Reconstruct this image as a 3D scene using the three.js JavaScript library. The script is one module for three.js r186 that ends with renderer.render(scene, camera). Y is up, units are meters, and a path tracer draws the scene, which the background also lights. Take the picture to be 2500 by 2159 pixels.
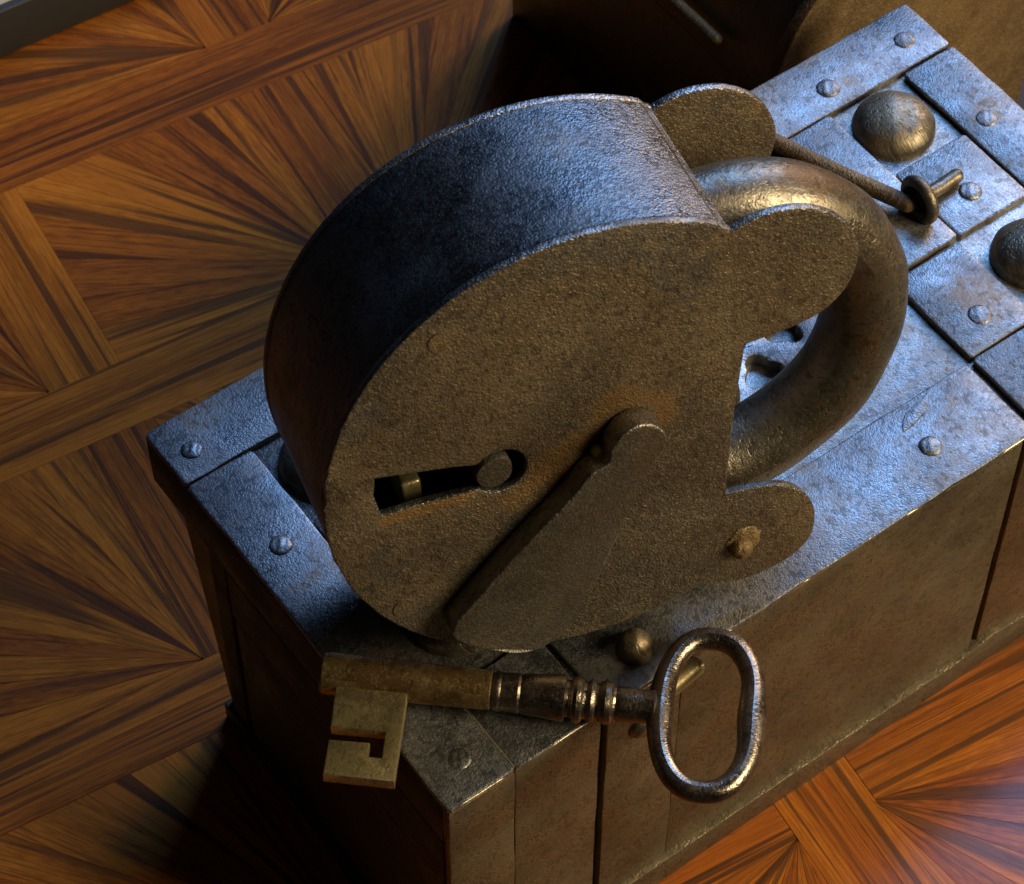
import * as THREE from 'three';
import { mergeGeometries, mergeVertices, toCreasedNormals } from 'three/addons/utils/BufferGeometryUtils.js';
import { RoundedBoxGeometry } from 'three/addons/geometries/RoundedBoxGeometry.js';
import { RectAreaLightUniformsLib } from 'three/addons/lights/RectAreaLightUniformsLib.js';

// ---------------------------------------------------------------- camera, light, exposure
// One unit of the layout is the depth of the strongbox, 0.15 m. Layout height 0 is the top of its straps, the floor lies 0.86 below.
const S = 0.15, FLOOR = -0.86;
const W = (x, y, z) => new THREE.Vector3(x * S, (y - FLOOR) * S, z * S);

const scene = new THREE.Scene();
scene.background = new THREE.Color().setRGB(0.006, 0.005, 0.004);

const camera = new THREE.PerspectiveCamera(18.2, 1024 / 884, 0.05, 20);
camera.position.copy(W(-1.2262, 4.2925, 2.8614));
camera.lookAt(W(-1.2262 + 0.3394 * 5, 4.2925 - 0.8185 * 5, 2.8614 - 0.4636 * 5));
camera.updateMatrixWorld();
camera.focus = 0.765; camera.userData.fStop = 42;
scene.add(camera);

RectAreaLightUniformsLib.init();
function areaLight(color, intensity, width, height, from, to) {
  const l = new THREE.RectAreaLight(new THREE.Color().setRGB(...color), intensity, width, height);
  l.position.copy(from); l.lookAt(to); scene.add(l);
  return l;
}
const AIM = W(0.95, -0.2, 0.5);
// tall cool window, high beyond the far end of the strongbox
areaLight([0.24, 0.50, 1.0], 7.6, 0.72, 0.88, AIM.clone().add(new THREE.Vector3(0.61, 0.74, -0.35).multiplyScalar(1.55)), AIM);
// warm room lamp on the photographer's side
areaLight([1.0, 0.80, 0.48], 16.5, 0.7, 0.6, AIM.clone().add(new THREE.Vector3(0.72, 0.80, 1.05)), AIM);
// low fill light, added to warm the left floor, from beyond the far end
areaLight([1.0, 0.67, 0.37], 9.6, 0.6, 0.5, AIM.clone().add(new THREE.Vector3(1.5, 0.78, -0.40)), AIM);

const renderer = new THREE.WebGLRenderer({ antialias: true });
renderer.toneMapping = THREE.LinearToneMapping;
renderer.toneMappingExposure = 1.2;
renderer.shadowMap.enabled = true;
renderer.setSize(1024, 884);

// ---------------------------------------------------------------- seeded randomness and noise
function rng(seed) { let s = seed | 0; return () => { s = (s + 0x6d2b79f5) | 0; let t = Math.imul(s ^ (s >>> 15), 1 | s); t = (t + Math.imul(t ^ (t >>> 7), 61 | t)) ^ t; return ((t ^ (t >>> 14)) >>> 0) / 4294967296; }; }
function noiseField(w, h, octaves, seed) {           // tileable value noise, 0..1 around 0.5
  const out = new Float32Array(w * h); const R = rng(seed); let total = 0;
  for (const [fx, fy, amp] of octaves) {
    total += amp;
    const lat = new Float32Array(fx * fy); for (let i = 0; i < lat.length; i++) lat[i] = R() - 0.5;
    for (let y = 0; y < h; y++) {
      const gy = (y / h) * fy, y0 = Math.floor(gy), ty = gy - y0, sy = ty * ty * (3 - 2 * ty), a0 = (y0 % fy) * fx, a1 = ((y0 + 1) % fy) * fx;
      for (let x = 0; x < w; x++) {
        const gx = (x / w) * fx, x0 = Math.floor(gx), tx = gx - x0, sx = tx * tx * (3 - 2 * tx), b0 = x0 % fx, b1 = (x0 + 1) % fx;
        const p = lat[a0 + b0] * (1 - sx) + lat[a0 + b1] * sx, q = lat[a1 + b0] * (1 - sx) + lat[a1 + b1] * sx;
        out[y * w + x] += (p * (1 - sy) + q * sy) * amp;
      }
    }
  }
  for (let i = 0; i < out.length; i++) out[i] = 0.5 + out[i] / total * 1.6;
  return out;
}
const clamp = (v, a = 0, b = 1) => Math.max(a, Math.min(b, v));
const smooth = (a, b, v) => { const t = clamp((v - a) / (b - a)); return t * t * (3 - 2 * t); };
const mix = (a, b, t) => [a[0] + (b[0] - a[0]) * t, a[1] + (b[1] - a[1]) * t, a[2] + (b[2] - a[2]) * t];
const enc = (v) => Math.round(255 * clamp(v <= 0.0031308 ? v * 12.92 : 1.055 * Math.pow(v, 1 / 2.4) - 0.055));
function texture(w, h, fn, srgb, tile) {
  const d = new Uint8Array(w * h * 4);
  for (let i = 0; i < w * h; i++) {
    const c = fn(i);
    if (srgb) { d[4 * i] = enc(c[0]); d[4 * i + 1] = enc(c[1]); d[4 * i + 2] = enc(c[2]); } else d[4 * i] = d[4 * i + 1] = d[4 * i + 2] = Math.round(255 * clamp(c));
    d[4 * i + 3] = 255;
  }
  const t = new THREE.DataTexture(d, w, h); t.wrapS = t.wrapT = THREE.RepeatWrapping; t.magFilter = THREE.LinearFilter; t.minFilter = THREE.LinearMipmapLinearFilter; t.generateMipmaps = true;
  if (srgb) t.colorSpace = THREE.SRGBColorSpace;
  t.repeat.set(1 / tile[0], 1 / tile[1]); t.needsUpdate = true;
  return t;
}

// ---------------------------------------------------------------- iron
const N = 1024, TILE = [0.105, 0.105];
const grain = noiseField(N, N, [[60, 60, 0.2], [150, 150, 0.6], [290, 290, 1.0], [510, 510, 0.8]], 11);
const blotch = noiseField(N, N, [[4, 4, 1], [9, 9, 0.7], [21, 21, 0.5], [60, 60, 0.3]], 12);
const blotch2 = noiseField(N, N, [[6, 6, 1], [15, 15, 0.8], [40, 40, 0.5], [120, 120, 0.35]], 13);
const soft = noiseField(N, N, [[7, 7, 1], [18, 18, 0.6], [55, 55, 0.35], [150, 150, 0.2]], 14);
const pits = noiseField(N, N, [[70, 70, 1], [150, 150, 0.6]], 15);
const bumpRough = texture(N, N, (i) => clamp(0.5 + (grain[i] - 0.5) * 1.5 - smooth(0.66, 0.8, pits[i]) * 0.35), false, TILE);
const bumpSmooth = texture(N, N, (i) => clamp(0.5 + (soft[i] - 0.5) * 0.9 + (grain[i] - 0.5) * 0.45 - smooth(0.7, 0.82, pits[i]) * 0.4), false, TILE);
function ironColor(dark, brown, rust, ochre, k) {                        // k.pits: how dark the pits are
  return texture(N, N, (i) => {
    let c = mix(dark, brown, smooth(0.3, 0.7, blotch[i]));
    c = mix(c, rust, smooth(k.rust, k.rust + 0.2, blotch2[i]) * 0.8);
    c = mix(c, ochre, smooth(k.ochre, k.ochre + 0.25, grain[i]) * k.ochreAmount);
    c = mix(c, [c[0] * 0.35, c[1] * 0.33, c[2] * 0.32], smooth(0.68, 0.84, pits[i]) * (k.pits ?? 0.22));
    return c.map((v) => v * (0.8 + 0.4 * soft[i]));
  }, true, TILE);
}
const roughMap = texture(N, N, (i) => 0.82 + (blotch2[i] - 0.5) * 0.5 + (grain[i] - 0.5) * 0.35, false, TILE);
const iron = (o) => new THREE.MeshStandardMaterial({ roughnessMap: roughMap, ...o });
const M = {};
M.strap = iron({ map: ironColor([0.215, 0.218, 0.228], [0.265, 0.265, 0.27], [0.26, 0.20, 0.155], [0.35, 0.345, 0.34], { rust: 0.67, ochre: 0.58, ochreAmount: 0.4, pits: 0.5 }), metalness: 0.97, roughness: 0.62, bumpMap: bumpRough, bumpScale: 6e-05 });
M.panel = iron({ map: ironColor([0.195, 0.197, 0.20], [0.255, 0.252, 0.246], [0.235, 0.185, 0.14], [0.35, 0.34, 0.31], { rust: 0.62, ochre: 0.58, ochreAmount: 0.45, pits: 0.5 }), metalness: 0.97, roughness: 0.62, bumpMap: bumpRough, bumpScale: 6e-05 });
M.wall = iron({ map: ironColor([0.165, 0.138, 0.096], [0.195, 0.16, 0.108], [0.20, 0.14, 0.09], [0.26, 0.21, 0.14], { rust: 0.7, ochre: 0.62, ochreAmount: 0.3, pits: 0.35 }), metalness: 0.8, roughness: 0.64, bumpMap: bumpSmooth, bumpScale: 0.0002 });
M.plate = iron({ map: ironColor([0.118, 0.094, 0.064], [0.142, 0.108, 0.067], [0.15, 0.10, 0.052], [0.29, 0.21, 0.115], { rust: 0.66, ochre: 0.56, ochreAmount: 0.55, pits: 0.35 }), metalness: 0.5, roughness: 0.6, bumpMap: bumpRough, bumpScale: 0.00017 });
M.drum = iron({ map: ironColor([0.165, 0.166, 0.172], [0.205, 0.205, 0.208], [0.185, 0.165, 0.145], [0.31, 0.305, 0.30], { rust: 0.72, ochre: 0.6, ochreAmount: 0.45, pits: 0.5 }), metalness: 1.0, roughness: 0.5, bumpMap: bumpRough, bumpScale: 8e-05 });
M.cover = iron({ map: ironColor([0.11, 0.098, 0.082], [0.13, 0.112, 0.088], [0.12, 0.09, 0.06], [0.22, 0.185, 0.13], { rust: 0.66, ochre: 0.58, ochreAmount: 0.5 }), metalness: 0.7, roughness: 0.55, bumpMap: bumpRough, bumpScale: 0.00013 });
M.shackle = iron({ map: ironColor([0.18, 0.165, 0.14], [0.20, 0.165, 0.12], [0.15, 0.095, 0.05], [0.32, 0.26, 0.17], { rust: 0.56, ochre: 0.62, ochreAmount: 0.4, pits: 0.35 }), metalness: 0.9, roughness: 0.54, bumpMap: bumpSmooth, bumpScale: 0.00013 });
M.boss = iron({ map: ironColor([0.22, 0.19, 0.145], [0.26, 0.21, 0.14], [0.19, 0.13, 0.07], [0.32, 0.27, 0.18], { rust: 0.6, ochre: 0.6, ochreAmount: 0.35, pits: 0.4 }), metalness: 0.92, roughness: 0.56, bumpMap: bumpSmooth, bumpScale: 0.00016 });
M.dark = iron({ color: new THREE.Color().setRGB(0.15, 0.13, 0.10), metalness: 0.93, roughness: 0.58, bumpMap: bumpSmooth, bumpScale: 0.00014 });
M.rust = iron({ map: ironColor([0.15, 0.095, 0.042], [0.20, 0.13, 0.058], [0.12, 0.07, 0.035], [0.30, 0.22, 0.11], { rust: 0.55, ochre: 0.5, ochreAmount: 0.5 }), metalness: 0.3, roughness: 0.72, bumpMap: bumpRough, bumpScale: 0.00018 });
M.shank = iron({ map: ironColor([0.30, 0.21, 0.09], [0.38, 0.26, 0.105], [0.19, 0.105, 0.045], [0.52, 0.45, 0.27], { rust: 0.54, ochre: 0.62, ochreAmount: 0.5, pits: 0.4 }), metalness: 0.8, roughness: 0.42, bumpMap: bumpSmooth, bumpScale: 9e-05 });
M.bit = iron({ map: ironColor([0.38, 0.315, 0.17], [0.46, 0.38, 0.20], [0.24, 0.185, 0.10], [0.58, 0.52, 0.33], { rust: 0.58, ochre: 0.6, ochreAmount: 0.4, pits: 0.3 }), metalness: 0.75, roughness: 0.5, bumpMap: bumpSmooth, bumpScale: 8e-05 });
M.steel = iron({ map: ironColor([0.25, 0.21, 0.175], [0.29, 0.235, 0.18], [0.19, 0.135, 0.10], [0.40, 0.34, 0.26], { rust: 0.58, ochre: 0.64, ochreAmount: 0.3, pits: 0.4 }), metalness: 1.0, roughness: 0.46, bumpMap: bumpSmooth, bumpScale: 0.0001 });

M.bare = iron({ map: ironColor([0.46, 0.42, 0.34], [0.54, 0.48, 0.38], [0.30, 0.24, 0.17], [0.62, 0.56, 0.45], { rust: 0.6, ochre: 0.6, ochreAmount: 0.4 }), metalness: 0.9, roughness: 0.5, bumpMap: bumpSmooth, bumpScale: 0.0001 });
M.rim = iron({ map: ironColor([0.25, 0.245, 0.24], [0.31, 0.30, 0.285], [0.17, 0.14, 0.115], [0.42, 0.40, 0.37], { rust: 0.56, ochre: 0.6, ochreAmount: 0.4, pits: 0.5 }), metalness: 0.97, roughness: 0.55, bumpMap: bumpRough, bumpScale: 0.00013 });
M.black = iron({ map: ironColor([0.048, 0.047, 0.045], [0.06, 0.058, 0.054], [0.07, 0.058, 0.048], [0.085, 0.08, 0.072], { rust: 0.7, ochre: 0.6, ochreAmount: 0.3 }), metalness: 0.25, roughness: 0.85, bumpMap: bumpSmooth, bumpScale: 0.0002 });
M.wallRed = M.wall.clone(); M.wallRed.color.setRGB(1.08, 0.9, 0.82);

// ---------------------------------------------------------------- geometry helpers (layout units in, metres out)
function boxUV(g) {                                   // uv in metres, each face mapped along its main direction
  const p = g.attributes.position, uv = new Float32Array(p.count * 2), a = new THREE.Vector3(), b = new THREE.Vector3(), c = new THREE.Vector3();
  for (let i = 0; i < p.count; i += 3) {
    a.fromBufferAttribute(p, i); b.fromBufferAttribute(p, i + 1); c.fromBufferAttribute(p, i + 2);
    const n = b.clone().sub(a).cross(c.clone().sub(a)), x = Math.abs(n.x), y = Math.abs(n.y), z = Math.abs(n.z);
    [a, b, c].forEach((v, k) => {
      const [s, t] = y >= x && y >= z ? [v.x, v.z] : z >= x ? [v.x, v.y] : [v.z, v.y];
      uv[2 * (i + k)] = s + 0.037; uv[2 * (i + k) + 1] = t + 0.021;
    });
  }
  g.setAttribute('uv', new THREE.BufferAttribute(uv, 2));
  return g;
}
function mesh(name, g, m, parent, { uv = 'box', crease = 0.7, label } = {}) {
  g = g.clone();
  if (uv === 'box' || uv === 'plan') { g = g.index ? g.toNonIndexed() : g; g.deleteAttribute('normal'); g.scale(200, 200, 200); g = toCreasedNormals(g, crease); g.scale(S / 200, S / 200, S / 200); } else g.scale(S, S, S);
  if (uv === 'box') boxUV(g);
  if (uv === 'plan') { const p = g.attributes.position, t = new Float32Array(p.count * 2); for (let i = 0; i < p.count; i++) { t[2 * i] = p.getX(i) + p.getY(i) * 0.3; t[2 * i + 1] = p.getZ(i) + p.getY(i) * 0.7; } g.setAttribute('uv', new THREE.BufferAttribute(t, 2)); }
  const o = new THREE.Mesh(g, m); o.name = name; o.castShadow = o.receiveShadow = true; parent.add(o);
  if (label) o.userData.label = label;
  return o;
}
const taken = {};
function thing(name, label, category, at, group) {
  const o = new THREE.Group(); taken[name] = (taken[name] ?? -1) + 1; o.name = taken[name] ? name + '_' + String(taken[name]).padStart(3, '0') : name;
  o.userData = { label, category }; if (group) o.userData.group = group;
  if (at) o.position.copy(at); scene.add(o); return o;
}
function wobbly(pts, R, amount, step) {               // outline with small hand-forged unevenness
  const out = [];
  for (let i = 0; i < pts.length; i++) {
    const [x0, y0] = pts[i], [x1, y1] = pts[(i + 1) % pts.length], L = Math.hypot(x1 - x0, y1 - y0), n = Math.max(1, Math.round(L / step));
    for (let k = 0; k < n; k++) { const t = k / n, j = (R() - 0.5) * 2 * amount * (k ? 1 : 0.4); out.push(new THREE.Vector2(x0 + (x1 - x0) * t - (y1 - y0) / L * j, y0 + (y1 - y0) * t + (x1 - x0) / L * j)); }
  }
  return new THREE.Shape(out);
}
function rectPts(x0, x1, y0, y1, r = 0.006) { return [[x0 + r, y0], [x1 - r, y0], [x1, y0 + r], [x1, y1 - r], [x1 - r, y1], [x0 + r, y1], [x0, y1 - r], [x0, y0 + r]]; }
function extrude(shape, depth, bevel, seg = 2, curve = 48) {   // from z = 0 to z = depth, bevel inside the outline
  const g = new THREE.ExtrudeGeometry(shape, { depth: depth - 2 * bevel, bevelEnabled: bevel > 0, bevelThickness: bevel, bevelSize: bevel, bevelOffset: -bevel, bevelSegments: seg, curveSegments: curve });
  g.translate(0, 0, bevel); return g;
}
const Rs = rng(77);
// a flat plate seen from above: x0..x1, z0..z1, its upper face at y
function flat(x0, x1, z0, z1, y, t, bevel = 0.004, amount = 0.0016) {
  const g = extrude(wobbly(rectPts(x0, x1, -z1, -z0), Rs, amount, 0.05), t, bevel); g.rotateX(-Math.PI / 2); g.translate(0, y - t, 0); return g;
}
// a plate on the front wall: x0..x1, y0..y1, its face at z
function upright(x0, x1, y0, y1, z, t, bevel = 0.003, amount = 0.0012) {
  const g = extrude(wobbly(rectPts(x0, x1, y0, y1, 0.003), Rs, amount, 0.07), t, bevel); g.translate(0, 0, z - t); return g;
}
// a plate on the left end wall: z0..z1, y0..y1, its face at x (looking towards -x)
function endPlate(z0, z1, y0, y1, x, t, bevel = 0.003) {
  const g = extrude(wobbly(rectPts(z0, z1, y0, y1, 0.003), Rs, 0.0012, 0.07), t, bevel); g.rotateY(-Math.PI / 2); g.translate(x + t, 0, 0); return g;
}
const box = (x0, x1, y0, y1, z0, z1, r = 0.003) => new RoundedBoxGeometry(x1 - x0, y1 - y0, z1 - z0, 2, r).translate((x0 + x1) / 2, (y0 + y1) / 2, (z0 + z1) / 2);
function cap(r, h, R, rough, seg = 32) {               // domed stud with hammered unevenness, base at y = 0
  const g = new THREE.SphereGeometry(1, seg, Math.round(seg / 2), 0, Math.PI * 2, 0, Math.PI / 2); const p = g.attributes.position, ph = [R() * 6, R() * 6, R() * 6, R() * 6];
  for (let i = 0; i < p.count; i++) {
    const x = p.getX(i), y = p.getY(i), z = p.getZ(i), k = 1 + rough * (Math.sin(x * 5 + ph[0]) * Math.cos(z * 6 + ph[1]) + 0.6 * Math.sin(x * 11 + z * 9 + ph[2]) + 0.4 * Math.sin(z * 17 - y * 13 + ph[3]));
    p.setXYZ(i, x * r * k, Math.pow(Math.max(y, 0), 0.82) * h * (1 + rough * Math.sin(x * 7 + z * 5 + ph[0]) * 2), z * r * k);
  }
  return g;
}
function tube(points, r, seg, radial, closed = false, tension = 0.5) { return new THREE.TubeGeometry(new THREE.CatmullRomCurve3(points.map((p) => new THREE.Vector3(...p)), closed, 'catmullrom', tension), seg, r, radial, closed); }
function capped(g, ends, radial) { return g; }
function tubeUV(g, len, r) { const u = g.attributes.uv; for (let i = 0; i < u.count; i++) u.setXY(i, u.getX(i) * len * S, u.getY(i) * 2 * Math.PI * r * S); return g; }

// ---------------------------------------------------------------- floor of inlaid veneer
const PHI = 0.1187, cF = Math.cos(PHI), sF = Math.sin(PHI);
const floor = new THREE.Group(); floor.name = 'floor'; floor.userData.kind = 'structure'; scene.add(floor);
floor.rotation.y = -PHI;                               // pieces are laid out in (a, b), a along the long bands, b towards the viewer
{
  const w = 1024, h = 1024, tile = [0.26, 0.075];
  const line = noiseField(w, h, [[2, 14, 0.8], [3, 37, 1.0], [5, 90, 0.7], [9, 210, 0.45], [14, 420, 0.3]], 31);
  const broad = noiseField(w, h, [[2, 5, 1], [3, 9, 0.8], [5, 24, 0.6]], 32);
  const vein = noiseField(w, h, [[2, 26, 1], [3, 60, 0.7], [6, 140, 0.3]], 33);
  const fleck = noiseField(w, h, [[60, 200, 1], [120, 420, 0.8]], 34);
  const fine = noiseField(w, h, [[7, 480, 1], [16, 512, 0.8], [3, 150, 0.5]], 35);
  const tones = [
    [[0.48, 0.147, 0.013], [0.27, 0.075, 0.008], [0.052, 0.021, 0.009]],
    [[0.42, 0.117, 0.011], [0.21, 0.054, 0.007], [0.040, 0.017, 0.009]],
    [[0.39, 0.107, 0.011], [0.18, 0.046, 0.007], [0.034, 0.015, 0.009]],
    [[0.53, 0.170, 0.015], [0.32, 0.093, 0.009], [0.060, 0.024, 0.009]],
  ];
  const bump = texture(w, h, (i) => 0.55 + (line[i] - 0.5) * 0.5 + (fleck[i] - 0.5) * 0.35, false, tile);
  M.wood = tones.map(([light, mid, dark], k) => new THREE.MeshPhysicalMaterial({
    map: texture(w, h, (i) => {
      let c = mix(mid, light, smooth(0.22, 0.78, broad[i] * 0.55 + line[i] * 0.45 + (fleck[i] - 0.5) * 0.3));
      c = mix(c, dark, smooth(0.61, 0.84, vein[i]) * 0.75);
      c = mix(c, dark, smooth(0.62, 0.95, line[i]) * 0.4);
      c = mix(c, dark, smooth(0.56, 0.8, fine[i]) * 0.5);
      return c;
    }, true, tile),
    roughness: 0.6, metalness: 0, specularIntensity: 0.15, clearcoat: 0.65, clearcoatRoughness: 0.19, bumpMap: bump, bumpScale: 0.00006,
  }));
}
const Rw = rng(5), TH = 0.006;
function woodMesh(name, g, k) { g.scale(S, S, S); const o = new THREE.Mesh(g, M.wood[k]); o.name = name; o.castShadow = o.receiveShadow = true; floor.add(o); return o; }
// a flat piece from its outline in (a, b); uv given by a function of (a, b) in layout units
function veneer(pts, uvOf, lift) {
  const shape = new THREE.Shape(pts.map(([a, b]) => new THREE.Vector2(a, -b)));
  const g = new THREE.ExtrudeGeometry(shape, { depth: TH - 0.0006, bevelEnabled: true, bevelThickness: 0.0006, bevelSize: 0.0004, bevelOffset: -0.0005, bevelSegments: 1 });
  g.rotateX(-Math.PI / 2); g.translate(0, -TH + lift, 0);
  const p = g.attributes.position, uv = g.attributes.uv;
  for (let i = 0; i < p.count; i++) { const [s, t] = uvOf(p.getX(i), p.getZ(i)); uv.setXY(i, s * S, t * S); }
  return g;
}
const ROWS = [[-2.225, -1.61], [-1.42, -0.812], [-0.63, 0.008], [0.185, 0.82], [1.0, 1.62]];
const COLS = [[-0.57, 0.035], [0.215, 0.82], [1.0, 1.605], [1.785, 2.39], [2.57, 3.17]];
const shiftOf = (row) => (row === 4 ? 0.1 : row === 3 ? 0.06 : 0);
function fan(a0, a1, b0, b1, right, bottom) {
  const ca = right ? a1 : a0, cb = bottom ? b1 : b0, da = right ? -1 : 1, db = bottom ? -1 : 1, w = a1 - a0, h = b1 - b0;
  const n = 9, cuts = [0]; let sum = 0; const parts = [...Array(n)].map(() => 0.7 + Rw() * 0.6); const total = parts.reduce((x, y) => x + y);
  for (const p of parts) { sum += p / total; cuts.push(sum * Math.PI / 2); }
  const reach = (t) => { const c = Math.cos(t), s = Math.sin(t); return c * h > s * w ? [w, w * s / Math.max(c, 1e-9)] : [h * c / Math.max(s, 1e-9), h]; };
  const corner = Math.atan2(h, w); let last = -1;
  for (let i = 0; i < n; i++) {
    const t0 = cuts[i], t1 = cuts[i + 1], loc = [[0.004 * Math.cos((t0 + t1) / 2), 0.004 * Math.sin((t0 + t1) / 2)], reach(t0)];
    if (t0 < corner && t1 > corner) loc.push([w, h]);
    loc.push(reach(t1));
    const pts = loc.map(([x, y]) => [ca + da * x, cb + db * y]), off = Rw() * 3, off2 = Rw() * 3;
    let k = Math.floor(Rw() * 4); if (k === last) k = (k + 1) % 4; last = k;
    woodMesh('veneer_wedge', veneer(pts, (a, b) => [Math.hypot(a - ca, b - cb) + off, Math.atan2(Math.abs(b - cb), Math.abs(a - ca)) * 0.34 + off2], (Rw() - 0.5) * 0.0006), k);
  }
}
ROWS.forEach(([b0, b1], r) => COLS.forEach(([a0, a1], c) => {
  if ((r >= 3 && c > 2) || (r === 0 && c > 2) || (r === 2 && (c === 2 || c === 3 || c === 4)) || (r === 3 && c > 0)) return;   // nothing of these shows
  const sh = shiftOf(r); fan(a0 + (c > 0 ? sh : 0), a1 + (c > 0 ? sh : 0), b0, b1, c < 2, r < 4);
}));
function strips(a0, a1, b0, b1, alongA, split) {
  let at = 0; const n = split.length;
  for (let i = 0; i < n; i++) {
    const s0 = at, s1 = (at += split[i]), off = Rw() * 3, off2 = Rw() * 3;
    const [p0, p1, q0, q1] = alongA ? [a0, a1, b0 + (b1 - b0) * s0, b0 + (b1 - b0) * s1] : [a0 + (a1 - a0) * s0, a0 + (a1 - a0) * s1, b0, b1];
    woodMesh('veneer_band', veneer([[p0, q0], [p1, q0], [p1, q1], [p0, q1]], (a, b) => (alongA ? [a + off, b + off2] : [b + off, a + off2]), (Rw() - 0.5) * 0.0006), Math.floor(Rw() * 4));
  }
}
const BANDS_B = [[-1.61, -1.42], [-0.812, -0.63], [0.008, 0.185], [0.82, 1.0]], BANDS_A = [[-0.75, -0.57], [0.035, 0.215], [0.82, 1.0], [1.605, 1.785], [2.39, 2.57]];
BANDS_B.forEach(([b0, b1], i) => { for (const [a, e] of i === 3 ? [[-1.6, 0.919], [1.111, 3.2]] : [[-1.6, 3.2]]) strips(a, e, b0, b1, true, i === 0 ? [0.6, 0.4] : [0.45, 0.55]); });
ROWS.forEach(([b0, b1], r) => BANDS_A.forEach(([a0, a1], c) => { if (r >= 2 && c > 2) return; const sh = c >= 2 ? shiftOf(r) : 0; strips(a0 + sh, a1 + sh + (r === 4 && c === 2 ? 0.01 : 0), r === 4 && c === 2 ? 0.821 : b0, b1, false, r === 4 ? [0.3, 0.4, 0.3] : [0.5, 0.5]); }));
{
  const under = new THREE.Mesh(new THREE.BoxGeometry(2.4, 0.02, 2.4), new THREE.MeshStandardMaterial({ color: new THREE.Color().setRGB(0.03, 0.014, 0.007), roughness: 0.7 }));
  under.name = 'subfloor'; under.position.set(0.15, -0.01 - TH * S - 0.0006, -0.03); under.receiveShadow = true; floor.add(under);
}

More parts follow.
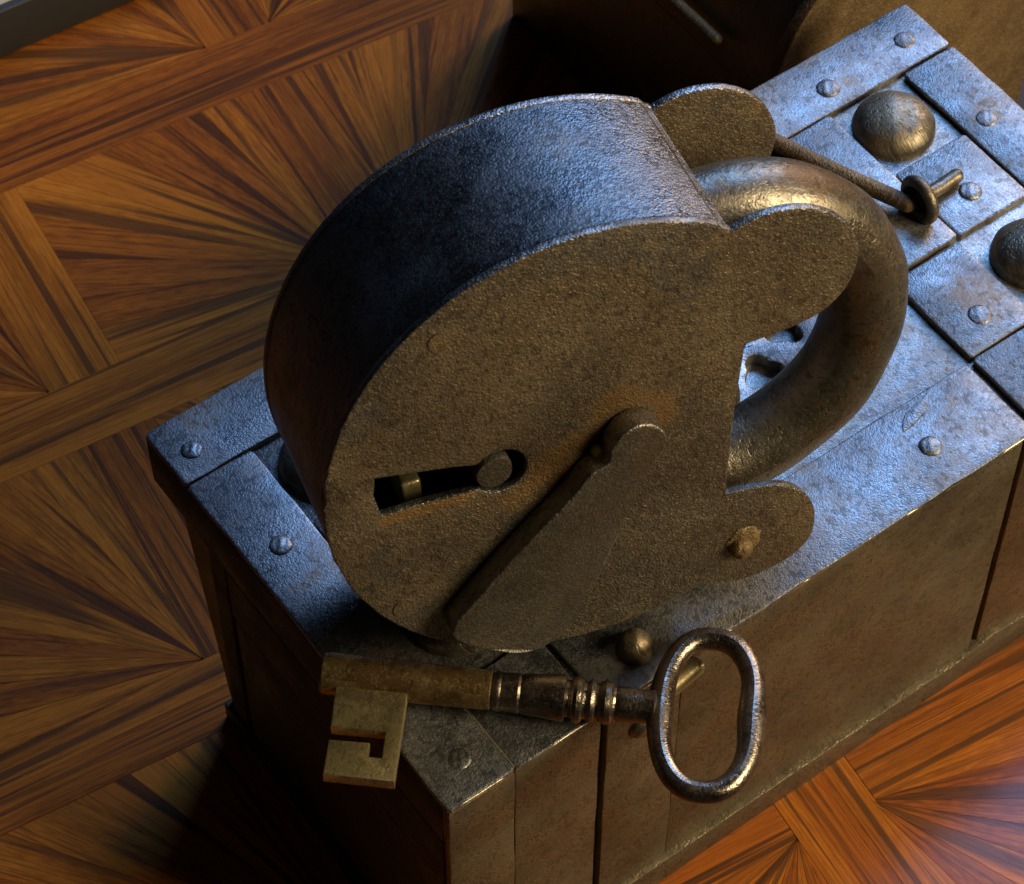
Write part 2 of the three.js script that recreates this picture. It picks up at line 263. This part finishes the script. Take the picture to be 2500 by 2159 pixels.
// ---------------------------------------------------------------- strongbox
{
  const B = thing('iron_strongbox', 'iron bound strongbox with riveted straps and domed studs on its lid, under the padlock', 'strongbox', new THREE.Vector3(0, -FLOOR * S, 0));
  const L = 1.911;
  // body, leaning in towards the floor at the back
  const body = new THREE.BufferGeometry();
  { const x0 = 0.012, x1 = L - 0.012, yt = -0.155, yb = -0.85, v = [[x0, yb, 0.175], [x1, yb, 0.175], [x1, yb, 0.982], [x0, yb, 0.982], [x0, yt, 0.085], [x1, yt, 0.085], [x1, yt, 0.982], [x0, yt, 0.982]];
    const f = [[0, 1, 2], [0, 2, 3], [4, 6, 5], [4, 7, 6], [3, 2, 6], [3, 6, 7], [1, 0, 4], [1, 4, 5], [0, 3, 7], [0, 7, 4], [2, 1, 5], [2, 5, 6]];
    body.setAttribute('position', new THREE.Float32BufferAttribute(f.flat().flatMap((i) => v[i]), 3)); }
  mesh('body', body, M.wall, B);
  const lid = mesh('lid', box(0.002, L - 0.002, -0.15, -0.015, 0.002, 0.98, 0.004), M.panel, B);
  const strap = (...a) => mesh('strap', flat(...a), M.strap, lid);
  strap(0, L, 0, 0.147, 0, 0.03);                              // along the back edge
  strap(0, 0.1445, 0.1535, 1.001, 0.003, 0.015);                  // end straps
  strap(1.773, L, 0.153, 1.0, 0.0, 0.012);
  strap(0.1475, 0.338, 0.799, 0.9985, -0.003, 0.009);              // along the front edge, in three lengths
  strap(0.348, 1.374, 0.799, 0.9995, 0, 0.012);
  strap(1.39, 1.768, 0.799, 0.9995, 0.001, 0.013);
  strap(0.345, 0.526, 0.1505, 0.552, 0.002, 0.03); strap(0.346, 0.522, 0.560, 0.796, 0, 0.03);
  strap(1.385, 1.574, 0.1505, 0.552, 0.002, 0.03); strap(1.392, 1.566, 0.562, 0.796, 0, 0.03);
  strap(0.1475, 0.341, 0.352, 0.553, -0.002, 0.03); strap(1.5775, 1.767, 0.352, 0.553, -0.001, 0.03);
  strap(0.53, 0.93, 0.352, 0.552, -0.002, 0.03);
  // pierced plate with lobed openings between the straps
  { const s = wobbly(rectPts(0.935, 1.36, 0, 0.285, 0.01).map(([x, z]) => [x, z - 0.64]), Rs, 0.0015, 0.05);
    for (const [x, z, r] of [[1.058, 0.505, 0.024], [1.133, 0.538, 0.030], [1.035, 0.588, 0.033]]) {
      const hole = new THREE.Path(); for (let i = 0; i <= 28; i++) { const t = i / 28 * 2 * Math.PI, rr = r * (1 + 0.24 * Math.cos(3 * t + x * 20)); hole[i ? 'lineTo' : 'moveTo'](x + rr * Math.cos(t) * 1.15, -z + rr * Math.sin(t)); }
      s.holes.push(hole);
    }
    const g = extrude(s, 0.034, 0.005); g.rotateX(-Math.PI / 2); g.translate(0, -0.0165, 0); mesh('pierced_plate', g, M.strap, lid); }
  // large domed studs and small rivets
  const R = rng(21);
  for (const [x, z, y] of [[1.668, 0.247, -0.016], [1.668, 0.672, -0.016], [0.243, 0.25, -0.016], [0.243, 0.672, -0.016]]) mesh('domed_stud', cap(0.087, 0.058, R, 0.009, 48).translate(x, y, z), M.boss, lid, { crease: 1.2, uv: 'plan' });
  mesh('knob', cap(0.035, 0.05, R, 0.008, 40).translate(0.462, -0.002, 0.93), M.boss, lid, { crease: 1.2, uv: 'plan' });
  for (const [x, z] of [[1.838, 0.082], [1.619, 0.092], [1.831, 0.35], [1.672, 0.477], [1.476, 0.726], [1.189, 0.907], [0.052, 0.086], [0.069, 0.367], [0.076, 0.926], [1.1, 0.075], [1.84, 0.9]]) {
    mesh('rivet', cap(0.021 + R() * 0.005, 0.0055 + R() * 0.003, R, 0.035, 24).translate(x, x < 0.1 && z > 0.15 ? 0.001 : -0.001, z), M.strap, lid, { crease: 1.4, uv: 'plan' });
  }
  // flake of scale standing on the front strap
  mesh('scale_flake', extrude(wobbly([[1.19, -0.828], [1.275, -0.806], [1.235, -0.84], [1.17, -0.852]], Rs, 0.004, 0.015), 0.004, 0.001).rotateX(-Math.PI / 2).translate(0, -0.001, 0), M.strap, lid);
  // eye bolt with its shank lying on the straps, and the rod pushed through the eye
  const eye = mesh('eye_bolt', mergeGeometries([
    new THREE.TorusGeometry(0.041, 0.013, 14, 40).rotateY(Math.PI / 2 - 0.05).translate(1.548, 0.040, 0.457),
    new THREE.CylinderGeometry(0.040, 0.040, 0.008, 28).rotateZ(Math.PI / 2).rotateY(-0.05).translate(1.558, 0.040, 0.457),
    tube([[1.555, 0.03, 0.447], [1.59, 0.022, 0.446], [1.63, 0.018, 0.443], [1.664, 0.017, 0.440]], 0.0155, 12, 12),
    new THREE.SphereGeometry(0.0155, 12, 8).translate(1.664, 0.017, 0.440)].map((g) => g.toNonIndexed())), M.shackle, lid, { crease: 1.0 });
  mesh('rod', mergeGeometries([tube([[1.375, 0.02, 0.03], [1.42, 0.022, 0.15], [1.467, 0.026, 0.29], [1.524, 0.036, 0.448]], 0.0178, 24, 16), new THREE.SphereGeometry(0.0178, 16, 12).translate(1.524, 0.036, 0.448)].map((g) => g.toNonIndexed())), M.rust, lid, { crease: 1.0 });
  // front wall
  const fr = [['corner_plate', 0.0, 0.1435, 1.0, 0.018], ['front_plate', 0.1455, 0.336, 0.9975, 0.016], ['front_strap', 0.3495, 0.521, 1.0005, 0.018], ['front_plate', 0.523, 1.347, 0.998, 0.016], ['front_plate', 1.3625, L, 0.999, 0.016]];
  for (const [n, x0, x1, z, t] of fr) mesh(n, upright(x0, x1, -0.775, -0.0125, z, t), x0 > 1.3 ? M.wallRed : M.wall, B);
  mesh('bolt_head', cap(0.03, 0.022, R, 0.03, 20).rotateX(Math.PI / 2).translate(0.43, -0.14, 0.999), M.boss, B, { crease: 1 });
  mesh('hinge_knuckle', mergeGeometries([new THREE.CylinderGeometry(0.0195, 0.0185, 0.085, 20), new THREE.CylinderGeometry(0.0145, 0.0145, 0.1, 16)].map((g) => g.toNonIndexed())).rotateZ(Math.PI / 2).rotateY(0.12).translate(0.497, -0.02, 1.019), M.bit, B, { crease: 0.6 });
  // front edges worn to bare metal, made paler to paint in the bevel highlight
  for (const [x0, x1, y, z] of [[0.004, 0.14, -0.003, 0.9985], [0.15, 0.334, -0.0085, 0.9955], [0.352, 1.37, -0.0055, 0.9965], [1.394, 1.765, -0.0045, 0.9965]]) {
    for (let x = x0; x < x1 - 0.012;) {                        // broken by stretches that kept their patina
      const e = Math.min(x1, x + 0.10 + Rs() * 0.35), k = Math.max(3, Math.round((e - x) / 0.02)), pts = [];
      for (let i = 0; i <= k; i++) pts.push([x + (e - x) * i / k, y - 0.003 * ((2 * i / k - 1) ** 6) + (Rs() - 0.5) * 0.0010, z - 0.003 * ((2 * i / k - 1) ** 6) + (Rs() - 0.5) * 0.0010]);
      mesh('worn_lit_edge', tube(pts, 0.0036, k * 4, 8), M.bare, B, { crease: 1 });
      x = e + 0.003 + Rs() * Rs() * 0.03;
    }
  }
  mesh('worn_lit_edge', tube([[0.1435, 0.0, 0.80], [0.1438, 0.0002, 0.87], [0.1434, -0.0002, 0.94], [0.1436, 0, 0.996]], 0.0036, 24, 8), M.bare, B, { crease: 1 });
  // plinth with an uneven upper edge
  { const pts = [[-0.008, FLOOR + 0.001], [L + 0.008, FLOOR + 0.001]]; for (let i = 0; i <= 60; i++) { const x = L + 0.008 - (L + 0.016) * i / 60; pts.push([x, -0.772 + 0.016 * Math.exp(-(((x - 1.40) / 0.06) ** 2)) - 0.006 * Math.exp(-(((x - 1.28) / 0.05) ** 2)) + (Rs() - 0.5) * 0.0035]); }
    mesh('plinth', extrude(new THREE.Shape(pts.map(([x, y]) => new THREE.Vector2(x, y))), 0.06, 0.0035).translate(0, 0, 0.953), M.wall, B);
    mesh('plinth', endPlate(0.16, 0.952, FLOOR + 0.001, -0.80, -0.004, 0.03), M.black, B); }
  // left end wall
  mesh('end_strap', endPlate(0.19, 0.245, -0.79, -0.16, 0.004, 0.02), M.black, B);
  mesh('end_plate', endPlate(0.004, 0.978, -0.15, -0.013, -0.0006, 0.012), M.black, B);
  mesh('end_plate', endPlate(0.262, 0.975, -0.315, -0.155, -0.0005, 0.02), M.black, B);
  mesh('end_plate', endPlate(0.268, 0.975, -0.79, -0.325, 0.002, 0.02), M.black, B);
}

// ---------------------------------------------------------------- padlock
{
  const P = thing('iron_padlock', 'large round iron padlock standing on the strongbox lid with a swinging keyhole cover', 'padlock', W(0.446, 0.512, 0.809));
  const u = new THREE.Vector3(0.962, 0, 0.273).normalize(), n0 = new THREE.Vector3(-0.269, 0.168, 0.948).normalize(), v = n0.clone().cross(u).normalize(), n = u.clone().cross(v).normalize();
  P.quaternion.setFromRotationMatrix(new THREE.Matrix4().makeBasis(u, v, n));
  const T = 0.35, RD = 0.472, R = rng(3);
  const spline = (pts, k) => new THREE.CatmullRomCurve3(pts.map(([x, y]) => new THREE.Vector3(x, y, 0)), false, 'centripetal').getPoints(k).map((p) => [p.x, p.y]);
  const ear1 = [[0.274, 0.131], [0.319, 0.134], [0.363, 0.139], [0.409, 0.151], [0.434, 0.167], [0.455, 0.19], [0.468, 0.216], [0.476, 0.249], [0.477, 0.274], [0.465, 0.313], [0.45, 0.34], [0.425, 0.366], [0.39, 0.389], [0.356, 0.401], [0.321, 0.405], [0.287, 0.402], [0.25, 0.390]];
  const ear2 = [[0.178, -0.429], [0.223, -0.446], [0.273, -0.458], [0.334, -0.449], [0.374, -0.432], [0.404, -0.397], [0.412, -0.352], [0.405, -0.308], [0.382, -0.268], [0.347, -0.24], [0.292, -0.224], [0.239, -0.218]];
  const outline = (r, chips) => {
    const pts = [], a0 = Math.atan2(0.392, 0.248), a1 = 2 * Math.PI + Math.atan2(-0.437, 0.172), k = 150;
    for (let i = 0; i <= k; i++) { const a = a0 + (a1 - a0) * i / k, rr = r * (1 - (i < 2 ? 0.012 : 0)) + (chips ? (R() - 0.5) * 0.0022 - (i > 62 && i < 82 && R() > 0.6 ? 0.004 * R() : 0) : 0); pts.push([rr * Math.cos(a), rr * Math.sin(a)]); }
    return pts;
  };
  const plateShape = (chips) => new THREE.Shape([...outline(RD, chips), ...spline(ear2, 40).slice(1), [0.2455, -0.12], [0.254, -0.039], [0.258, 0.007], [0.266, 0.063], [0.272, 0.106], ...spline(ear1, 50)].map(([x, y]) => new THREE.Vector2(x, y)));
  // colour of the front plate: brown patina with the orange rust that has crept out from under the cover and along the slot, and greyer rubbed patches
  const front = M.plate.clone(); front.bumpScale = 0.00019;
  { const w = 2048, span = 1.04, at = (u, v, pts) => { let d = 9; for (let i = 0; i + 1 < pts.length; i++) { const [x0, y0] = pts[i], [x1, y1] = pts[i + 1], dx = x1 - x0, dy = y1 - y0, t = clamp(((u - x0) * dx + (v - y0) * dy) / (dx * dx + dy * dy)); d = Math.min(d, Math.hypot(u - x0 - dx * t, v - y0 - dy * t)); } return d; };
    const stainA = [[0.125, 0.015], [0.115, 0.06], [0.075, 0.092], [0.03, 0.085], [-0.01, 0.045], [-0.06, 0.0], [-0.14, -0.07]], stainB = [[-0.37, -0.022], [-0.30, -0.020], [-0.225, -0.020]];
    const cv = document.createElement('canvas'); cv.width = cv.height = 1024; const ctx = cv.getContext('2d'), Rk = rng(61); ctx.fillStyle = '#000'; ctx.fillRect(0, 0, 1024, 1024); ctx.lineCap = 'round';
    const X = (u) => (u / span + 0.5) * 1024, Y = (v) => (v / span + 0.5) * 1024;
    for (let i = 0; i < 150; i++) { const u = (Rk() - 0.5) * 0.9, v = (Rk() - 0.5) * 0.9, an = Rk() < 0.6 ? -0.7 + Rk() * 0.5 : Rk() * 6.28, l = 0.01 + Rk() * Rk() * 0.10; ctx.strokeStyle = `rgba(255,255,255,${(0.08 + Rk() * 0.3).toFixed(2)})`; ctx.lineWidth = 0.8 + Rk() * 1.2; ctx.beginPath(); ctx.moveTo(X(u), Y(v)); ctx.quadraticCurveTo(X(u + l * 0.5 * Math.cos(an)) + Rk() * 4, Y(v + l * 0.5 * Math.sin(an)), X(u + l * Math.cos(an)), Y(v + l * Math.sin(an))); ctx.stroke(); }
    for (const r of [0.30, 0.36, 0.405, 0.43]) { ctx.strokeStyle = 'rgba(255,255,255,0.16)'; ctx.lineWidth = 1.2; ctx.beginPath(); ctx.arc(X(0.055), Y(0.01), r / span * 1024, -2.45, -2.0 + Rk() * 0.12); ctx.stroke(); }   // rubbed by the swinging cover
    for (const [u, v, k, sp] of [[-0.445, 0.125, 26, 0.018], [-0.462, -0.035, 22, 0.016], [-0.40, 0.23, 12, 0.02], [0.435, 0.185, 26, 0.022], [0.452, 0.31, 9, 0.01], [0.40, 0.165, 12, 0.02], [-0.10, -0.44, 14, 0.03], [0.235, 0.02, 8, 0.03]]) for (let i = 0; i < k; i++) { ctx.fillStyle = `rgba(255,255,255,${(0.5 + Rk() * 0.5).toFixed(2)})`; ctx.beginPath(); ctx.ellipse(X(u + (Rk() + Rk() - 1) * sp), Y(v + (Rk() + Rk() - 1) * sp), 0.8 + Rk() * 2.4, 0.6 + Rk() * 1.2, Rk() * 3, 0, 6.3); ctx.fill(); }
    const marks = ctx.getImageData(0, 0, 1024, 1024).data;
    front.map = texture(w, w, (i) => {
      const x = i % w, y = (i / w) | 0, u = (x / w - 0.5) * span, v = (y / w - 0.5) * span, g = ((y * 0.73) & 1023) * 1024 + ((x * 0.73) & 1023), b = ((y * 0.31 + 300) & 1023) * 1024 + ((x * 0.31 + 120) & 1023);
      let c = mix([0.096, 0.080, 0.060], [0.160, 0.124, 0.083], smooth(0.28, 0.72, blotch[b]));
      c = mix(c, [0.105, 0.098, 0.086], smooth(0.6, 0.72, blotch2[b]) * 0.85);                                        // rubbed grey patches
      c = mix(c, [0.30, 0.215, 0.115], smooth(0.56, 0.84, grain[g]) * 0.6); c = mix(c, [0.045, 0.035, 0.026], smooth(0.68, 0.84, pits[g]) * 0.5);
      const n = (blotch2[g] - 0.5) * 0.06 + (grain[g] - 0.5) * 0.05, a = at(u, v, stainA) + n, s2 = at(u, v, stainB) + n * 0.5;
      c = mix(c, [0.27, 0.135, 0.034], (1 - smooth(0.004, 0.022, a)) * 0.5);
      c = mix(c, [0.27, 0.15, 0.05], (1 - smooth(0.004, 0.016, s2)) * 0.7);
      c = mix(c, [0.36, 0.30, 0.18], marks[4 * ((y >> 1) * 1024 + (x >> 1))] / 255 * 0.8);
      return c.map((k) => k * (0.82 + 0.36 * soft[b]));
    }, true, [span * S, span * S]);
    front.map.offset.set(0.5 - 0.037 / (span * S), 0.5 - 0.021 / (span * S)); }
  // front plate with the keyhole cut through
  const fs = plateShape(true), kh = new THREE.Path();
  { const c = [-0.166, 0.010], r = 0.047; kh.moveTo(-0.378, 0.080); kh.lineTo(-0.249, 0.052); kh.lineTo(-0.206, 0.040);
    for (let i = 0; i <= 24; i++) { const a = 2.4 - (2.4 + 2.55) * i / 24; kh.lineTo(c[0] + r * Math.cos(a), c[1] + r * Math.sin(a)); }
    kh.lineTo(-0.299, -0.010); kh.lineTo(-0.376, -0.010); kh.lineTo(-0.384, 0.04); kh.closePath(); fs.holes.push(kh); }
  mesh('front_plate', extrude(fs, 0.016, 0.003, 2).translate(0, 0, -0.016), [front, M.rim], P);
  mesh('back_plate', extrude(plateShape(false), 0.016, 0.003, 2).translate(0, 0, -T), [M.plate, M.rim], P);
  // drum wall between the plates: open ring closed by a flat wall on the shackle side
  { const ring = outline(RD - 0.002, false), s = new THREE.Shape(ring.map(([x, y]) => new THREE.Vector2(x, y)));
    const inner = ring.map(([x, y]) => new THREE.Vector2(Math.min(x, 0.19) * 0.93, y * 0.93)); s.holes.push(new THREE.Path(inner));
    const d = T - 0.032 - 0.003, g = new THREE.ExtrudeGeometry(s, { depth: d, bevelEnabled: false, curveSegments: 1, steps: 1 }); g.translate(0, 0, -0.0175 - d);
    const m = mesh('drum', g, M.drum, P, { crease: 0.35 });
    const p = m.geometry.attributes.position, t = m.geometry.attributes.uv, nn = m.geometry.attributes.normal;      // unroll the rim so that its grain runs on without a break
    for (let i = 0; i < p.count; i++) if (Math.abs(nn.getZ(i)) < 0.5) { let a = Math.atan2(p.getY(i), p.getX(i)); if (a < -0.2) a += 2 * Math.PI; t.setXY(i, a * RD * S, p.getZ(i)); }
  }
  mesh('flush_rivet', new THREE.CylinderGeometry(0.021, 0.022, 0.003, 20).rotateX(Math.PI / 2).translate(-0.357, -0.249, 0.0005), M.plate, P);
  mesh('flush_rivet', new THREE.CylinderGeometry(0.019, 0.020, 0.003, 20).rotateX(Math.PI / 2).translate(-0.247, 0.337, 0.0005), M.plate, P);
  mesh('ear_rivet', mergeGeometries([cap(0.023, 0.028, R, 0.02, 24), cap(0.034, 0.008, R, 0.10, 24).translate(0.008, 0, -0.010)].map((g) => g.toNonIndexed())).rotateX(Math.PI / 2).translate(0.264, -0.360, -0.001), M.rust, P, { crease: 0.8 });
  // keyhole pin and a ward behind the slot
  mesh('keyhole_pin', mergeGeometries([new THREE.CylinderGeometry(0.031, 0.033, 0.008, 28).translate(0, 0.004, 0), new THREE.CylinderGeometry(0.033, 0.033, 0.2, 28).translate(0, -0.1, 0)].map((g) => g.toNonIndexed())).rotateX(Math.PI / 2).translate(-0.178, 0.016, -0.002), M.cover, P, { crease: 0.5 });
  mesh('ward', box(-0.325, -0.288, -0.075, -0.012, -0.16, -0.055, 0.008), M.bit, P);
  // swinging cover, thick and boot shaped, on a round pivot
  const cov = [[0.066, 0.068], [0.095, 0.055], [0.112, 0.026], [0.109, -0.009], [0.088, -0.044], [0.081, -0.066], [0.055, -0.137], [0.018, -0.233], [-0.022, -0.335], [-0.048, -0.388], [-0.085, -0.426], [-0.130, -0.428], [-0.178, -0.407], [-0.236, -0.367], [-0.276, -0.330], [-0.290, -0.305], [-0.284, -0.276], [-0.259, -0.25], [-0.194, -0.18], [-0.12, -0.109], [-0.058, -0.052], [-0.022, -0.012], [0.006, 0.000], [0.014, 0.028], [0.036, 0.058]];
  const loop = new THREE.CatmullRomCurve3(cov.map(([x, y]) => new THREE.Vector3(x, y, 0)), true, 'centripetal').getPoints(130).slice(0, -1).map((p) => new THREE.Vector2(p.x, p.y));
  const cg = extrude(new THREE.Shape(loop), 0.046, 0.004, 3).translate(0, 0, 0.0015);
  { const p = cg.attributes.position; for (let i = 0; i < p.count; i++) { const x = p.getX(i), y = p.getY(i), z = p.getZ(i), s = (x - 0.06) * 0.867 - y * 0.498, k = 1 - 0.72 * smooth(-0.02, 0.13, s) * smooth(0.03, -0.1, y); p.setZ(i, z > 0.02 ? z * k : z); } }   // the blade thins towards its outer side
  mesh('keyhole_cover', cg, [M.cover, M.rim], P);
  mesh('stop_pin', cap(0.013, 0.03, R, 0.02, 14).rotateX(Math.PI / 2).translate(0.004, -0.004, 0), M.bit, P, { crease: 1 });
  // shackle
  const path = []; const cx = 0.285, cy = -0.018, RR = 0.2995; path.push([0.10, cy + RR, 0], [0.19, cy + RR, 0]);
  for (let i = 0; i <= 16; i++) { const a = Math.PI / 2 - Math.PI * i / 16; path.push([cx + RR * Math.cos(a) * 0.985, cy + RR * Math.sin(a), 0]); }
  path.push([0.19, cy - RR, 0], [0.10, cy - RR, 0]);
  const sg = tube(path, 0.0752, 120, 36); { const p = sg.attributes.position, q = rng(9); for (let i = 0; i < p.count; i++) { const x = p.getX(i), y = p.getY(i), z = p.getZ(i), k = 1 + 0.004 * Math.sin(x * 21 + y * 17) + 0.003 * Math.sin(y * 39 - z * 31); p.setXYZ(i, cx + (x - cx) * k, cy + (y - cy) * k, z * k); } }
  sg.computeVertexNormals();
  mesh('shackle', tubeUV(sg, 1.3, 0.0765).translate(0, 0, -T / 2), M.shackle, P, { uv: 'keep' });
}

// ---------------------------------------------------------------- key
{
  const d = new THREE.Vector3(0.731, 0, 0.683).normalize(), p = new THREE.Vector3(-d.z, 0, d.x), up = new THREE.Vector3(0, 1, 0);
  const K = thing('iron_key', 'old metal key with an oval bow and notched bit, lying over the strongbox corner', 'key', W(-0.034, 0.0475, 0.6615));
  K.quaternion.setFromRotationMatrix(new THREE.Matrix4().makeBasis(d, p.clone().negate(), up.clone()).premultiply(new THREE.Matrix4()));
  // local x along the shank, local y away from the bit, local z up
  const lathe = (prof) => { const g = new THREE.LatheGeometry(prof.map(([x, r]) => new THREE.Vector2(r, x)), 48); g.rotateZ(-Math.PI / 2); return g; };
  const lm = (name, prof, m) => mesh(name, lathe(prof), m, K, { crease: 0.5 });
  lm('shank', [[0.05, 0.014], [0.004, 0.016], [0.0, 0.022], [0.0, 0.034], [0.004, 0.0375], [0.014, 0.0385], [0.10, 0.0380], [0.29, 0.0355], [0.302, 0.0350], [0.304, 0.0325], [0.307, 0.032]], M.shank);
  lm('collar', [[0.306, 0.0320], [0.309, 0.0355], [0.314, 0.0365], [0.319, 0.0355], [0.321, 0.0345], [0.352, 0.0360], [0.356, 0.0340], [0.360, 0.0360], [0.364, 0.0368], [0.40, 0.0395], [0.428, 0.0425], [0.434, 0.0415], [0.436, 0.0340], [0.441, 0.0325], [0.445, 0.0345], [0.449, 0.0405], [0.456, 0.0430], [0.463, 0.0405], [0.467, 0.0345], [0.472, 0.0325], [0.476, 0.0365], [0.481, 0.0385], [0.486, 0.0365], [0.489, 0.0330], [0.493, 0.0325], [0.497, 0.0365], [0.506, 0.0395], [0.516, 0.0370], [0.520, 0.0310], [0.524, 0.0290], [0.528, 0.0315], [0.533, 0.0325], [0.56, 0.0300], [0.585, 0.0300], [0.592, 0.0315], [0.598, 0.02]], M.steel);
  // bit with an L shaped ward cut
  const bs = new THREE.Shape([[0.031, -0.02], [0.158, -0.02], [0.1605, -0.209], [0.036, -0.2085], [0.0355, -0.1395], [0.1075, -0.138], [0.1085, -0.165], [0.1325, -0.165], [0.1315, -0.1135], [0.0345, -0.1145]].map(([x, y]) => new THREE.Vector2(x, y)));
  mesh('bit', extrude(bs, 0.030, 0.003, 2).translate(0, 0, -0.013), M.bit, K);
  // bow: an oval loop, thicker opposite the shank and dented there
  const bow = []; for (let i = 0; i < 48; i++) { const a = i / 48 * 2 * Math.PI, c = Math.cos(a), s = Math.sin(a); const ex = Math.sign(c) * Math.pow(Math.abs(c), 0.86), ey = Math.sign(s) * Math.pow(Math.abs(s), 0.86); let x = 0.6865 + 0.0835 * ex, y = -0.002 + 0.1545 * ey; if (c > 0) x -= 0.006 * Math.exp(-((y / 0.06) ** 2)); bow.push([x, y, 0]); }
  const bg = tube(bow, 0.0205, 200, 20, true);
  { const q = bg.attributes.position, c = new THREE.Vector3(), v = new THREE.Vector3();
    for (let i = 0; i <= 200; i++) { c.set(0, 0, 0); for (let j = 0; j < 20; j++) c.add(v.fromBufferAttribute(q, i * 21 + j)); c.multiplyScalar(1 / 20); const k = 1 + (c.x > 0.7 ? 0.26 * Math.exp(-((c.y / 0.06) ** 2)) : 0) + (c.x < 0.62 ? 0.2 * Math.exp(-((c.y / 0.05) ** 2)) : 0); for (let j = 0; j <= 20; j++) { v.fromBufferAttribute(q, i * 21 + j).sub(c).multiplyScalar(k).add(c); q.setXYZ(i * 21 + j, v.x, v.y, v.z); } }
    bg.computeVertexNormals(); }
  mesh('bow', tubeUV(bg, 0.85, 0.02), M.steel, K, { uv: 'keep' });
}

// ---------------------------------------------------------------- rounded casket behind
{
  const C = thing('iron_casket', 'rusty iron casket with a rounded lid standing behind the strongbox', 'casket', new THREE.Vector3(0, -FLOOR * S, 0));
  const x0 = 1.69, x1 = 2.548, cx = (x0 + x1) / 2, r = (x1 - x0) / 2, yl = -0.34, zf = -0.15, depth = 0.95, R = rng(41);
  const arch = (r, yb) => { const s = []; s.push([cx - r, yb], [cx + r, yb]); for (let i = 0; i <= 60; i++) { const a = Math.PI * i / 60; s.push([cx + r * Math.cos(a), yl + r * 1.02 * Math.sin(a)]); } return new THREE.Shape(s.map(([x, y]) => new THREE.Vector2(x, y))); };
  mesh('end_wall', extrude(arch(r, FLOOR + 0.001), 0.03, 0.004).translate(0, 0, zf - 0.03), M.rust, C);
  mesh('body', box(x0 + 0.006, x1 - 0.006, FLOOR + 0.001, yl - 0.002, zf - 0.03 - depth, zf - 0.031), M.dark, C);
  const ls = new THREE.Shape([...Array(61).keys()].map((i) => { const a = Math.PI * i / 60; return new THREE.Vector2(cx + (r - 0.006) * Math.cos(a), yl + (r - 0.006) * 1.02 * Math.sin(a)); }));
  mesh('lid', extrude(ls, depth, 0.002).translate(0, 0, zf - 0.031 - depth), M.dark, C, { crease: 0.3 });
  mesh('hinge_rod', mergeGeometries([tube([[x0 - 0.012, -0.25, zf - 0.18], [x0 - 0.014, -0.25, zf - 0.4], [x0 - 0.013, -0.25, zf - 0.62]], 0.014, 20, 14), new THREE.SphereGeometry(0.0145, 14, 10).translate(x0 - 0.012, -0.25, zf - 0.18)].map((g) => g.toNonIndexed())), M.rust, C, { crease: 1 });
}

// ---------------------------------------------------------------- low black stand
{
  const D = thing('black_stand', 'low black stand with a pale top, standing on the floor by itself', 'stand', W(0.76, FLOOR, -1.76));
  D.rotation.y = -0.081;
  mesh('base', box(-0.75, 0.75, 0.001, 0.155, -0.8, 0.0, 0.006), new THREE.MeshStandardMaterial({ color: new THREE.Color().setRGB(0.03, 0.031, 0.032), roughness: 0.5 }), D);
  mesh('top', box(-0.74, 0.74, 0.1555, 0.161, -0.79, -0.02, 0.002), new THREE.MeshStandardMaterial({ color: new THREE.Color().setRGB(0.42, 0.40, 0.33), roughness: 0.6 }), D);
}

renderer.render(scene, camera);
